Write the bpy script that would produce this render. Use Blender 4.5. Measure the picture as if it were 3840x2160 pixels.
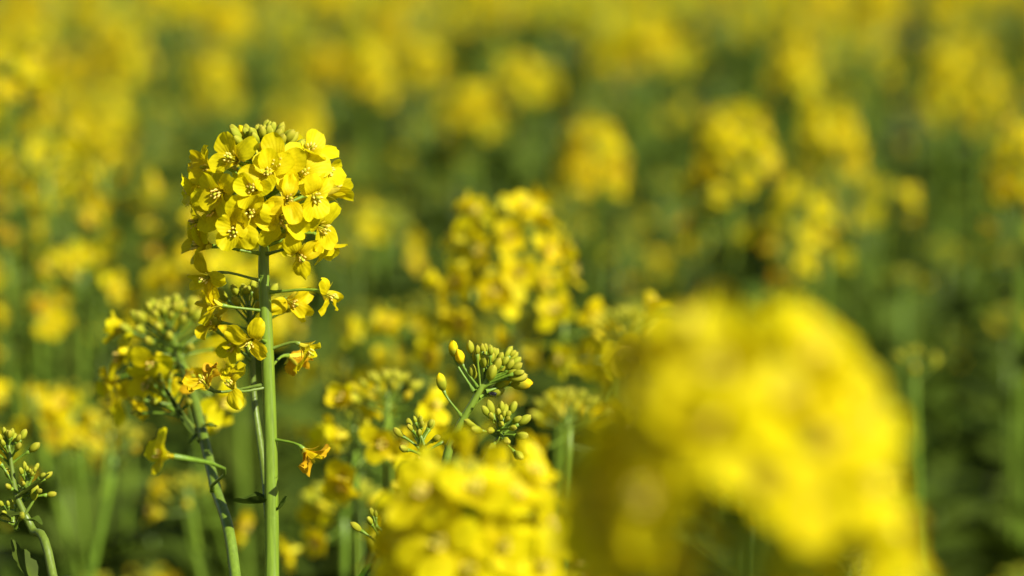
import bpy, math, random
import numpy as np
from mathutils import Matrix, Vector

for o in list(bpy.data.objects):
    bpy.data.objects.remove(o)
S = bpy.context.scene
COL = S.collection

# ------------------------------------------------------------------ camera
D = 1.20            # metres to the plane of focus (the tall flower head)
W = 0.35            # metres across the picture at that plane
PITCH = math.radians(7.3)
CAM = Vector((0.0, 0.0, 1.25))
cam_data = bpy.data.cameras.new('camera')
cam_data.sensor_width = 22.3
cam_data.lens = 22.3 * D / W
cam_data.clip_start = 0.02
cam_data.clip_end = 1000
cam_data.dof.use_dof = True
cam_data.dof.focus_distance = D - 0.012
cam_data.dof.aperture_fstop = cam_data.lens / 17.5
cam = bpy.data.objects.new('camera', cam_data)
cam.location = CAM
cam.rotation_euler = (math.radians(90) - PITCH, 0, 0)
COL.objects.link(cam)
S.camera = cam

# ------------------------------------------------------------------ sky, sun, exposure
SUN_EL = math.radians(37)
SUN_AZ = math.radians(47)          # to the right of the camera, a little behind it
SD = Vector((math.sin(SUN_AZ) * math.cos(SUN_EL), -math.cos(SUN_AZ) * math.cos(SUN_EL), math.sin(SUN_EL)))
world = bpy.data.worlds.new('World')
S.world = world
world.use_nodes = True
wn = world.node_tree
sky = wn.nodes.new('ShaderNodeTexSky')
sky.sky_type = 'NISHITA'
sky.sun_disc = False
sky.sun_elevation = SUN_EL
sky.sun_rotation = math.atan2(SD.x, SD.y)
wn.links.new(sky.outputs[0], wn.nodes['Background'].inputs[0])
wn.nodes['Background'].inputs[1].default_value = 0.05
sun_data = bpy.data.lights.new('sun', 'SUN')
sun_data.energy = 5.0
sun_data.angle = math.radians(0.53)
sun_data.color = (1.0, 0.95, 0.84)
sun = bpy.data.objects.new('sun', sun_data)
sun.rotation_euler = SD.to_track_quat('Z', 'Y').to_euler()
sun.location = (3, -2, 4)
COL.objects.link(sun)
S.view_settings.view_transform = 'Standard'
S.view_settings.look = 'None'
S.view_settings.exposure = 0.68
S.view_settings.gamma = 1.0
S.view_settings.use_curve_mapping = False
S.render.engine = 'CYCLES'
S.cycles.use_denoising = True
S.cycles.max_bounces = 8
S.cycles.transmission_bounces = 6
S.cycles.diffuse_bounces = 5

# ------------------------------------------------------------------ materials
def mat_plant(name, translucent, rough, spec, hue_var, val_var, bump, streak=False, veins=False):
    m = bpy.data.materials.new(name)
    m.use_nodes = True
    nt = m.node_tree
    N, L = nt.nodes, nt.links
    N.clear()
    out = N.new('ShaderNodeOutputMaterial')
    att = N.new('ShaderNodeAttribute'); att.attribute_name = 'Col'
    info = N.new('ShaderNodeObjectInfo')
    tc = N.new('ShaderNodeTexCoord')
    mp = N.new('ShaderNodeMapping')
    L.new(tc.outputs['Object'], mp.inputs[0])
    if streak:
        mp.inputs['Scale'].default_value = (1, 1, 0.03)
    noi = N.new('ShaderNodeTexNoise')
    noi.inputs['Scale'].default_value = 900 if streak else 330
    noi.inputs['Detail'].default_value = 3
    L.new(mp.outputs[0], noi.inputs['Vector'])
    if veins:
        sx = N.new('ShaderNodeSeparateXYZ'); L.new(tc.outputs['Object'], sx.inputs[0])
        ay = N.new('ShaderNodeMath'); ay.operation = 'ADD'; ay.inputs[1].default_value = 0.0015; L.new(sx.outputs['Y'], ay.inputs[0])
        an = N.new('ShaderNodeMath'); an.operation = 'ARCTAN2'; L.new(sx.outputs['X'], an.inputs[0]); L.new(ay.outputs[0], an.inputs[1])
        fr = N.new('ShaderNodeMath'); fr.operation = 'MULTIPLY'; fr.inputs[1].default_value = 34; L.new(an.outputs[0], fr.inputs[0])
        si = N.new('ShaderNodeMath'); si.operation = 'SINE'; L.new(fr.outputs[0], si.inputs[0])
        mn = N.new('ShaderNodeMath'); mn.operation = 'MULTIPLY_ADD'; mn.inputs[1].default_value = 0.10; L.new(si.outputs[0], mn.inputs[0]); L.new(noi.outputs['Fac'], mn.inputs[2])
        height = mn.outputs[0]
    else:
        height = noi.outputs['Fac']
    # hue and value wander a little from piece to piece and over each piece
    h = N.new('ShaderNodeMapRange'); h.inputs[3].default_value = 0.5 - hue_var; h.inputs[4].default_value = 0.5 + hue_var
    L.new(info.outputs['Random'], h.inputs[0])
    v = N.new('ShaderNodeMapRange'); v.inputs[1].default_value = 0.25; v.inputs[2].default_value = 0.75
    v.inputs[3].default_value = 1 - val_var; v.inputs[4].default_value = 1 + val_var
    L.new(height, v.inputs[0])
    hsv = N.new('ShaderNodeHueSaturation')
    L.new(h.outputs[0], hsv.inputs['Hue']); L.new(v.outputs[0], hsv.inputs['Value'])
    L.new(att.outputs['Color'], hsv.inputs['Color'])
    bm = N.new('ShaderNodeBump'); bm.inputs['Strength'].default_value = bump; bm.inputs['Distance'].default_value = 0.0006
    L.new(height, bm.inputs['Height'])
    p = N.new('ShaderNodeBsdfPrincipled')
    p.inputs['Roughness'].default_value = rough
    p.inputs['Specular IOR Level'].default_value = spec
    L.new(hsv.outputs[0], p.inputs['Base Color']); L.new(bm.outputs[0], p.inputs['Normal'])
    if translucent > 0:
        t = N.new('ShaderNodeBsdfTranslucent')
        L.new(hsv.outputs[0], t.inputs['Color']); L.new(bm.outputs[0], t.inputs['Normal'])
        mx = N.new('ShaderNodeMixShader'); mx.inputs[0].default_value = translucent
        L.new(p.outputs[0], mx.inputs[1]); L.new(t.outputs[0], mx.inputs[2])
        L.new(mx.outputs[0], out.inputs[0])
    else:
        L.new(p.outputs[0], out.inputs[0])
    return m

M_PETAL = mat_plant('petal', 0.50, 0.55, 0.15, 0.006, 0.07, 0.40, veins=True)
M_GREEN = mat_plant('leaf_and_bud', 0.24, 0.65, 0.10, 0.010, 0.12, 0.25)
M_STEM = mat_plant('stem', 0.0, 0.42, 0.4, 0.008, 0.20, 0.22, streak=True)
MATS = [M_PETAL, M_GREEN, M_STEM]

C_PETAL = np.array((0.87, 0.775, 0.004))
C_GOLD = np.array((0.90, 0.69, 0.006))
C_WITHER = np.array((0.90, 0.54, 0.012))
C_SEPAL = np.array((0.74, 0.66, 0.04))
C_ANTHER = np.array((0.94, 0.76, 0.16))
C_BUD = np.array((0.43, 0.46, 0.022))
C_BUDTIP = np.array((0.55, 0.45, 0.07))
C_STEM = np.array((0.145, 0.235, 0.016))
C_STEM2 = np.array((0.125, 0.185, 0.020))
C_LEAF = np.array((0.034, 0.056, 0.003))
C_LEAF2 = np.array((0.074, 0.112, 0.011))

# ------------------------------------------------------------------ mesh collecting
class MB:
    """collects vertex / quad / colour / material arrays into one mesh"""
    def __init__(s):
        s.v, s.f, s.c, s.m, s.n = [], [], [], [], 0
    def add(s, arr, mat=None, mul=None):
        v, f, c, m = arr
        if mat is not None:
            A = np.array(mat)
            v = v @ A[:3, :3].T + A[:3, 3]
        if mul is not None:
            c = c * mul
        s.v.append(v); s.f.append(f + s.n); s.c.append(c); s.m.append(m); s.n += len(v)
        return s
    def arrays(s):
        return (np.concatenate(s.v), np.concatenate(s.f), np.concatenate(s.c), np.concatenate(s.m))
    def mesh(s, name):
        return to_mesh(s.arrays(), name)

def to_mesh(arr, name):
    v, f, c, m = arr
    me = bpy.data.meshes.new(name)
    nf = len(f)
    me.vertices.add(len(v)); me.vertices.foreach_set('co', v.astype(np.float32).ravel())
    me.loops.add(nf * 4); me.loops.foreach_set('vertex_index', f.astype(np.int32).ravel())
    me.polygons.add(nf)
    me.polygons.foreach_set('loop_start', np.arange(0, nf * 4, 4, dtype=np.int32))
    me.polygons.foreach_set('loop_total', np.full(nf, 4, dtype=np.int32))
    used = sorted(set(m.tolist()))
    for k in used:
        me.materials.append(MATS[k])
    remap = np.zeros(len(MATS), dtype=np.int32)
    for i, k in enumerate(used):
        remap[k] = i
    me.polygons.foreach_set('material_index', remap[m])
    me.polygons.foreach_set('use_smooth', np.ones(nf, dtype=bool))
    at_ = me.color_attributes.new('Col', 'FLOAT_COLOR', 'POINT')
    rgba = np.ones((len(v), 4), dtype=np.float32); rgba[:, :3] = c
    at_.data.foreach_set('color', rgba.ravel())
    me.update(calc_edges=True)
    return me

def grid(nu, nv, wrap=False):
    f = []
    for j in range(nv - 1):
        for i in range(nu if wrap else nu - 1):
            a = j * nu + i; b = j * nu + (i + 1) % nu
            f.append((a, b, b + nu, a + nu))
    return np.array(f, dtype=np.int64)

def colours(n, c):
    return np.tile(np.asarray(c, dtype=float), (n, 1))

def frame(z, roll=0.0, loc=(0, 0, 0), sc=1.0):
    z = Vector(z).normalized()
    up = Vector((0, 0, 1)) if abs(z.z) < 0.97 else Vector((0, 1, 0))
    x = up.cross(z).normalized(); y = z.cross(x)
    M = Matrix((x, y, z)).transposed().to_4x4()
    return Matrix.Translation(Vector(loc)) @ M @ Matrix.Rotation(roll, 4, 'Z') @ Matrix.Scale(sc, 4)

def smooth_path(pts, n):
    """Catmull-Rom through the points"""
    P = [np.array(p, dtype=float) for p in pts]
    P = [2 * P[0] - P[1]] + P + [2 * P[-1] - P[-2]]
    out = []
    segs = len(P) - 3
    for k in range(n):
        u = k / (n - 1) * segs
        i = min(int(u), segs - 1); t = u - i
        a, b, c, d = P[i:i + 4]
        out.append(0.5 * ((2 * b) + (c - a) * t + (2 * a - 5 * b + 4 * c - d) * t * t + (3 * b - a - 3 * c + d) * t ** 3))
    return np.array(out)

def tube(path, radii, nseg, c0, c1, ridge=0.0, mat=2, cap=True):
    """c0 colour at the start, c1 at the end"""
    n = len(path)
    radii = np.interp(np.linspace(0, 1, n), np.linspace(0, 1, len(radii)), radii)
    T = np.gradient(path, axis=0)
    T /= np.linalg.norm(T, axis=1)[:, None] + 1e-12
    x = np.cross(T[0], (0.31, 0.9, 0.2)); x /= np.linalg.norm(x)
    V, C = [], []
    ang = np.arange(nseg) / nseg * 2 * math.pi
    rows = list(range(n)) + ([n] if cap else [])
    for r_ in rows:
        k = min(r_, n - 1)
        x = x - T[k] * np.dot(x, T[k]); x /= np.linalg.norm(x)
        y = np.cross(T[k], x)
        rr = radii[k] * (1 + ridge * np.cos(ang * 5)) if r_ < n else radii[k] * 0.05 * np.ones(nseg)
        off = T[k] * radii[k] * 0.6 if r_ == n else 0
        V.append(path[k] + off + np.outer(np.cos(ang) * rr, x) + np.outer(np.sin(ang) * rr, y))
        t = k / (n - 1)
        C.append(colours(nseg, np.asarray(c0) * (1 - t) + np.asarray(c1) * t))
    f = grid(nseg, len(rows), True)
    return np.concatenate(V), f, np.concatenate(C), np.full(len(f), mat)

# ------------------------------------------------------------------ pieces of a flower
def petal(rng, open_deg=78, crumple=0.0, L=0.0112, Wd=0.0034, nu=6, nv=9, col=C_PETAL, curl=14, cup=0.10):
    """claw rises along +z, blade spreads towards +y"""
    ts = np.linspace(0, 1, nv)
    ph = [math.radians(6 + (open_deg - 6) * min(1, max(0, (t - 0.22) / 0.26)) + curl * max(0, t - 0.5) * 2) for t in ts]
    y, z = 0.0006, 0.0
    path = [(y, z)]
    for k in range(1, nv):
        a = 0.5 * (ph[k] + ph[k - 1]); d = L / (nv - 1)
        y += math.sin(a) * d; z += math.cos(a) * d
        path.append((y, z))
    path = np.array(path)
    p1, p2, p3, p4 = (rng.uniform(0, 6.28) for _ in range(4))
    skew = rng.uniform(-0.12, 0.12)
    V, C = [], []
    for k, t in enumerate(ts):
        u = max(0.0, (t - 0.20) / 0.80)
        blade = Wd * math.sqrt(max(0.0, 1 - ((u - 0.60) / 0.50) ** 2)) if u > 0.1 else 0
        w = max(0.0007, blade, 0.0007 + (Wd * 0.66) * (u / 0.25) ** 1.1 if u < 0.25 else 0)
        if k == nv - 1:
            w = max(w, Wd * 0.52)
        n = np.array((-math.cos(ph[k]), math.sin(ph[k])))      # blade normal in (y,z)
        d = np.array((math.sin(ph[k]), math.cos(ph[k])))
        for i in range(nu):
            s = -1 + 2 * i / (nu - 1)
            back = -0.20 * s * s * w * (u ** 2)               # rounded tip
            lift = cup * s * s * w + 0.06 * Wd * math.sin(3 * s + p1) * u
            lift += crumple * Wd * .9 * u * (0.55 * math.sin(3.1 * s + 5 * t + p2) + 0.45 * math.sin(5.3 * s - 7 * t + p3) + 0.3 * math.cos(9 * t + p4))
            yz = path[k] + n * lift + d * back
            x = s * w * (1 - 0.35 * crumple * abs(math.sin(4 * t + p4))) + skew * w * u
            V.append((x, yz[0], yz[1]))
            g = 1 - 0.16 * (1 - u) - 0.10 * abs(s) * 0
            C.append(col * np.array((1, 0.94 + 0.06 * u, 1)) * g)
    f = grid(nu, nv)
    return np.array(V), f, np.array(C), np.zeros(len(f), dtype=int)

def sepal(rng, nu=3, nv=5, spread=35):
    V = []
    for j in range(nv):
        t = j / (nv - 1)
        w = 0.0009 * math.sin(math.pi * min(1, 0.12 + 0.84 * t)) ** 0.7
        a = math.radians(spread) * (0.5 + 0.5 * t)
        for i in range(nu):
            s = -1 + 2 * i / (nu - 1)
            V.append((s * w, 0.0007 + 0.0058 * t * math.sin(a) - 0.0004 * abs(s), 0.0058 * t * math.cos(a)))
    f = grid(nu, nv)
    return np.array(V), f, colours(len(V), C_SEPAL), np.ones(len(f), dtype=int)

def stamens(rng, seg=4, n=6):
    b = MB()
    for k in range(n):
        a = k * 1.047 + rng.uniform(-.2, .2)
        sp = rng.uniform(0.0009, 0.0019); h = rng.uniform(0.0052, 0.0072)
        p = smooth_path([(0.0004 * math.cos(a), 0.0004 * math.sin(a), 0.0003), (sp * .6 * math.cos(a), sp * .6 * math.sin(a), h * .6), (sp * math.cos(a), sp * math.sin(a), h)], 4)
        b.add(tube(p, [0.00017, 0.00015], seg, C_SEPAL, C_SEPAL, mat=1))
        q = np.array([p[-1] + np.array((math.cos(a) * .3, math.sin(a) * .3, 1)) * (e - .5) * 0.0019 for e in np.linspace(0, 1, 4)])
        b.add(tube(q, [0.0002, 0.00048, 0.00046, 0.0002], seg, C_ANTHER, C_ANTHER * 1.05, mat=1))
    return b.arrays()

def pistil(seg=4):
    p = np.array([(0, 0, z) for z in np.linspace(0, 0.0068, 5)])
    return tube(p, [0.0004, 0.0006, 0.0005, 0.0004, 0.0007], seg, C_BUD, C_BUD * 1.2, mat=1)

def bud(rng, nseg=12, nr=8, ripe=0.0):
    """closed bud 5 mm long along +z; ripe buds show yellow petals at the tip"""
    V, C = [], []
    tilt = rng.uniform(-0.0004, 0.0004)
    for j in range(nr):
        t = j / (nr - 1)
        r = 0.00148 * (math.sin(math.pi * (0.06 + 0.86 * t ** 0.92)) ** 0.62)
        if j == nr - 1:
            r *= 0.45
        for i in range(nseg):
            a = i / nseg * 2 * math.pi
            groove = 1 - (0.17 if nseg >= 8 else 0.05) * abs(math.cos(2 * a)) ** 7 * (1 if 0.1 < t else 0)
            V.append((r * groove * math.cos(a) + tilt * t * t, r * groove * math.sin(a), 0.005 * t + (0.00022 * math.cos(2 * a) if t > .8 else 0)))
            c = C_BUD * (1 - 0.25 * (1 - t)) * (1 - t ** 4 * 0.5) + C_BUDTIP * t ** 4 * 0.5
            if ripe > 0:
                e = min(1, max(0, (t - (1 - ripe)) * 4 + 0.15))
                c = c * (1 - e) + C_GOLD * e
            C.append(c)
    f = grid(nseg, nr, True)
    cap = np.array([[nseg * (nr - 1) + k for k in (0, nseg // 4, nseg // 2, 3 * nseg // 4)]])
    f = np.concatenate([f, cap])
    return np.array(V), f, np.array(C), np.ones(len(f), dtype=int)

def leaf(rng, L, Wd, droop=60, nu=7, nv=12, fold=0.35, teeth=0.12, col=C_LEAF, start=50):
    """blade leaves the origin towards +y, rising, then droops"""
    V, C = [], []
    y = z = 0.0
    p1, p2 = rng.uniform(0, 6.28), rng.uniform(0, 6.28)
    side = rng.uniform(-.25, .25)
    for j in range(nv):
        t = j / (nv - 1)
        a = math.radians(start - droop * t)
        if j:
            y += math.cos(a) * L / (nv - 1); z += math.sin(a) * L / (nv - 1)
        w = Wd * (math.sin(math.pi * min(0.985, 0.10 + 0.88 * t)) ** 0.8) * (1 + teeth * math.sin(t * 23 + p1))
        for i in range(nu):
            s = -1 + 2 * i / (nu - 1)
            wav = 0.16 * Wd * abs(s) * math.sin(9 * t + 2.5 * s + p2)
            V.append((s * w + side * L * t * t, y - math.sin(a) * fold * abs(s) * w * 0.5, z + fold * abs(s) * w + wav))
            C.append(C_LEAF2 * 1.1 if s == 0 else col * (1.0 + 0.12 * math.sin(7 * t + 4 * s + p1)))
    f = grid(nu, nv)
    return np.array(V), f, np.array(C), np.ones(len(f), dtype=int)

R0 = random.Random(11)
PET = {
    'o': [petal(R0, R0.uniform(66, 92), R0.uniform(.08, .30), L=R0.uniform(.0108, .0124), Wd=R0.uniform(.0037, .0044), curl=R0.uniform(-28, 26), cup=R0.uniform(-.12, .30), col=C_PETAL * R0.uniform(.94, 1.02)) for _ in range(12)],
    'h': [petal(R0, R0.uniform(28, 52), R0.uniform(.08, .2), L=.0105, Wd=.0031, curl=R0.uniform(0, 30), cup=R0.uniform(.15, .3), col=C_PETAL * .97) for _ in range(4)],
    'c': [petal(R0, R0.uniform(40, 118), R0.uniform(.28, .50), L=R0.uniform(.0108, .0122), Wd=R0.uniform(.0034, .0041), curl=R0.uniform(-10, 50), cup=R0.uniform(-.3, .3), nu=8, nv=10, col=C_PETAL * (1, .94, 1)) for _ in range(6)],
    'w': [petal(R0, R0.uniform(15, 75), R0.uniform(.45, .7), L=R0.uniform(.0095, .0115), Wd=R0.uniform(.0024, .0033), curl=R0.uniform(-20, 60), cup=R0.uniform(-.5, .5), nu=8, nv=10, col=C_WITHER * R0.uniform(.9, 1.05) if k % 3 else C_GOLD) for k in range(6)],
}
STAMEN = [stamens(R0) for _ in range(3)]
SEPAL = [sepal(R0, spread=s) for s in (22, 38, 55)]
PISTIL = pistil()
BUD = [bud(R0) for _ in range(3)]
BUD_RIPE = [bud(R0, ripe=r) for r in (.35, .55, .8)]
# coarser pieces for plants that lie far out of focus
R1 = random.Random(5)
PET_LOW = {
    'o': [petal(R1, R1.uniform(60, 92), .15, nu=4, nv=5, L=.0118, Wd=.0036) for _ in range(3)],
    'c': [petal(R1, R1.uniform(40, 115), .4, nu=4, nv=5, L=.0105, Wd=.0033, col=C_PETAL * (1, .95, 1)) for _ in range(3)],
    'w': [petal(R1, R1.uniform(20, 70), .7, nu=4, nv=5, L=.0095, Wd=.0022, col=C_GOLD) for _ in range(2)],
}
CENTRE_LOW = tube(np.array([(0, 0, 0), (0, 0, .004), (0, 0, .0075)]), [.0006, .0009, .0010], 4, C_SEPAL, C_GOLD, mat=1)
BUD_LOW = [bud(R1, 5, 5), bud(R1, 5, 5)]
PETAL_ANG = [math.radians(a) for a in (38, 142, 218, 322)]

def rotz(a):
    return Matrix.Rotation(a, 4, 'Z')

def flower_arrays(rng, kind, low=False):
    b = MB()
    src = PET_LOW if low else PET
    kk = kind if kind in src else 'o'
    n = {'o': 4, 'h': 4, 'c': 4, 'w': 3}[kind]
    for a in PETAL_ANG[:n]:
        q = rng.choice(src[kk])
        b.add(q, rotz(a + rng.uniform(-.15, .15)) @ Matrix.Rotation(rng.uniform(-.15, .15), 4, 'X'), np.array((1, rng.uniform(.90, 1.03), 1)) * rng.uniform(.92, 1.04))
    if low:
        b.add(CENTRE_LOW)
    else:
        b.add(rng.choice(STAMEN)); b.add(PISTIL)
        for k in range(4):
            b.add(SEPAL[1], rotz(k * math.pi / 2))
    return b.arrays()

R2 = random.Random(21)
FLOW_ARR = {k: [flower_arrays(R2, k) for _ in range(n)] for k, n in (('o', 6), ('h', 2), ('c', 3), ('w', 2))}
FLOW_LOW = {k: [flower_arrays(R2, k, True) for _ in range(n)] for k, n in (('o', 5), ('c', 3), ('w', 2))}
FLOW_LOW['h'] = FLOW_LOW['o']
ME = {}
def shared(key, arr_fn, name):
    if key not in ME:
        ME[key] = to_mesh(arr_fn(), name)
    return ME[key]

# ------------------------------------------------------------------ objects
def link(name, data, parent=None, M=None):
    o = bpy.data.objects.new(name, data)
    COL.objects.link(o)
    if parent is not None:
        o.parent = parent
    if M is not None:
        o.matrix_basis = M
    return o

def thing(name, loc, label, cat, group=None):
    o = link(name, None, None, Matrix.Translation(Vector(loc)))
    o.empty_display_size = 0.02
    o['label'] = label; o['category'] = cat
    if group:
        o['group'] = group
    return o

FWD = Vector((0, math.cos(PITCH), -math.sin(PITCH)))
UPV = Vector((0, math.sin(PITCH), math.cos(PITCH)))
def at(px, py, r):
    """point seen at (px,py) of a 2576x1449 view, r times the focus distance away"""
    k = W * r / 2576
    return CAM + FWD * (D * r) + Vector((1, 0, 0)) * ((px - 1288) * k) + UPV * (-(py - 724.5) * k)
MM = 0.001

# ------------------------------------------------------------------ the ground
def build_ground():
    rng = np.random.default_rng(3)
    xs = np.concatenate([np.linspace(-300, -9, 10), np.linspace(-8, 8, 81), np.linspace(9, 300, 10)])
    ys = np.concatenate([np.linspace(-60, -2, 6), np.linspace(-1.5, 16, 90), np.linspace(18, 500, 14)])
    X, Y = np.meshgrid(xs, ys)
    Z = 0.02 * np.sin(X * 2.1 + 1) * np.cos(Y * 1.7) + rng.normal(0, .012, X.shape) * (np.abs(X) < 8.5) * (Y < 17)
    v = np.stack([X, Y, Z], -1).reshape(-1, 3)
    f = grid(len(xs), len(ys))
    me = bpy.data.meshes.new('ground')
    me.from_pydata(v.tolist(), [], f.tolist())
    m = bpy.data.materials.new('soil'); m.use_nodes = True
    nt = m.node_tree; p = nt.nodes['Principled BSDF']
    tc = nt.nodes.new('ShaderNodeTexCoord')
    n1 = nt.nodes.new('ShaderNodeTexNoise'); n1.inputs['Scale'].default_value = 6; n1.inputs['Detail'].default_value = 8
    nt.links.new(tc.outputs['Object'], n1.inputs['Vector'])
    cr = nt.nodes.new('ShaderNodeValToRGB')
    cr.color_ramp.elements[0].position = .3; cr.color_ramp.elements[0].color = (0.022, 0.017, 0.010, 1)
    cr.color_ramp.elements[1].position = .7; cr.color_ramp.elements[1].color = (0.050, 0.055, 0.020, 1)
    nt.links.new(n1.outputs['Fac'], cr.inputs[0]); nt.links.new(cr.outputs[0], p.inputs['Base Color'])
    bp = nt.nodes.new('ShaderNodeBump'); bp.inputs['Distance'].default_value = .02
    nt.links.new(n1.outputs['Fac'], bp.inputs['Height']); nt.links.new(bp.outputs[0], p.inputs['Normal'])
    p.inputs['Roughness'].default_value = .95
    me.materials.append(m)
    o = link('ground', me); o['kind'] = 'structure'; o['label'] = 'dark soil under the flowering rapeseed plants'
build_ground()

# ------------------------------------------------------------------ plant pieces as objects
def put_flower(parent, M, kind, rng, sepals=True):
    """a flower with each petal an object of its own"""
    fl = link('flower', None, parent, M)
    fl.empty_display_size = .005
    n = {'o': 4, 'h': 4, 'c': rng.choice((3, 4)), 'w': rng.choice((3, 4))}[kind]
    for a in PETAL_ANG[:n]:
        k = rng.randrange(len(PET[kind]))
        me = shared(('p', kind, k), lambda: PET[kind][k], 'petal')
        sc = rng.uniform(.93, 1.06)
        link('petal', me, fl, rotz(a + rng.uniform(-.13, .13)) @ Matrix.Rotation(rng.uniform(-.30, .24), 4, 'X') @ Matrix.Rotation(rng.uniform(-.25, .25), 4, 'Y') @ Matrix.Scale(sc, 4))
    k = rng.randrange(3)
    link('stamens', shared(('s', k), lambda: STAMEN[k], 'stamens'), fl, rotz(rng.uniform(0, 6)) @ Matrix.Scale({'o': .92, 'h': .9, 'c': .78, 'w': .7}[kind], 4))
    link('pistil', shared('pistil', lambda: PISTIL, 'pistil'), fl)
    if sepals:
        for q in range(4):
            k = rng.randrange(3)
            link('sepal', shared(('se', k), lambda: SEPAL[k], 'sepal'), fl, rotz(q * math.pi / 2))
    return fl

def pedicel_path(A, B, facing, n=7, sag=0.0):
    A, B, f = Vector(A), Vector(B), Vector(facing).normalized()
    L = (B - A).length
    mid = (A + B) / 2 + Vector((0, 0, -sag * L))
    c = B - f * L * 0.28
    pts = []
    for k in range(n):
        t = k / (n - 1)
        q = A * (1 - t) ** 3 + (A + (mid - A) * .7) * 3 * (1 - t) ** 2 * t + c * 3 * (1 - t) * t * t + B * t ** 3
        pts.append(q)
    return np.array(pts)

def put_pedicel(parent, A, B, facing, r=0.00052, seg=6, c=None, name='pedicel'):
    c = C_STEM if c is None else c
    arr = tube(pedicel_path(A, B, facing), [r * 2.3, r * 1.25, r, r, r, r * 1.25, r * 1.9], seg, c, c * 1.15)
    return link(name, to_mesh(arr, name), parent)

def put_bud(parent, A, tipdir, B, scale, ripe, rng, hi=True):
    src = BUD_RIPE if ripe else BUD
    k = rng.randrange(3)
    me = shared(('b', ripe, k), lambda: src[k], 'bud')
    link('bud', me, parent, frame(tipdir, rng.uniform(0, 6), B, scale))

def spherical(axis, phi, ang):
    """direction at angle ang from the axis, turned phi about it"""
    M = frame(axis)
    return (M.to_3x3() @ Vector((math.sin(ang) * math.cos(phi), math.sin(ang) * math.sin(phi), math.cos(ang)))).normalized()

def bud_dome(root, org, tip, axis, n, rng, spread=1.0, size=1.0, ripe=0.15, phi0=0.0, ang=62, length=0.012):
    """a dome of closed buds round a growing tip: long-stalked ones outside"""
    tip, axis = Vector(tip), Vector(axis).normalized()
    for k in range(n):
        f = (k + .5) / n
        phi = phi0 + k * 2.39996
        d = spherical(axis, phi, math.radians(6 + ang * f ** .8) + rng.uniform(-.1, .1))
        A = tip - axis * (0.001 + length * f)
        Lp = (0.0025 + 0.0135 * spread * f ** .85) * rng.uniform(.85, 1.15)
        B = A + d * Lp + axis * length * .25 * f
        s = size * (0.62 + 0.62 * f ** .7) * rng.uniform(.9, 1.1)
        put_pedicel(root, A - org, B - org, d, r=0.00036 + .0001 * f, seg=5)
        put_bud(root, A, (d + axis * .35).normalized(), B - org, s, f > 1 - ripe and rng.random() < .8, rng)

def head_flowers(tip, axis, n, rng, H=0.045, start=0.009, Lp=(0.014, 0.021), ang=(42, 98), wither=.12, crump=.3):
    """attachment, position, facing and kind of every open flower on a head"""
    tip, axis = Vector(tip), Vector(axis).normalized()
    out = []
    ph = rng.uniform(0, 6)
    for j in range(n):
        f = (j + .5) / n
        phi = ph + j * 2.39996 + rng.uniform(-.2, .2)
        d = spherical(axis, phi, math.radians(ang[0] + (ang[1] - ang[0]) * f ** .8 + rng.uniform(-9, 9)))
        A = tip - axis * (start + H * f)
        L_ = (Lp[0] + (Lp[1] - Lp[0]) * f) * rng.uniform(.88, 1.12)
        B = A + d * L_ + Vector((0, 0, -.12 * L_ * f))
        face = (d + Vector((rng.uniform(-.3, .3), rng.uniform(-.3, .3), rng.uniform(-.25, .35)))).normalized()
        q = rng.random()
        kind = 'o'
        if f > .55 and q < wither: kind = 'w'
        elif f > .4 and q < wither + crump: kind = 'c'
        elif f < .15 and q < .5: kind = 'h'
        out.append((A, B, face, kind))
    return out

def stem_obj(root, org, pts, radii, seg=12, n=24, c0=C_STEM, c1=C_STEM, ridge=.03, name='stem'):
    P = smooth_path([Vector(p) - Vector(org) for p in pts], n)
    return link(name, to_mesh(tube(P, radii, seg, c0, c1, ridge), name), root)

def put_leaf(root, org, base, azim, L, Wd, rng, droop=60, start=50, col=C_LEAF, tilt=0.0, teeth=.12, fold=.35, name='leaf'):
    me = to_mesh(leaf(rng, L, Wd, droop, col=col, start=start, teeth=teeth, fold=fold), name)
    return link(name, me, root, Matrix.Translation(Vector(base) - Vector(org)) @ rotz(azim) @ Matrix.Rotation(tilt, 4, 'Y'))

def ground_under(p, dx=0.0, dy=0.0):
    return Vector((p.x + dx, p.y + dy, 0.0))

# ================================================================== the tall sharp flower head
def z1(x, y): return 402.5 + x * .3241, 268.3 + y * .3241
def z2(x, y): return 268.3 + x * .4166, 637.3 + y * .4166

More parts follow.
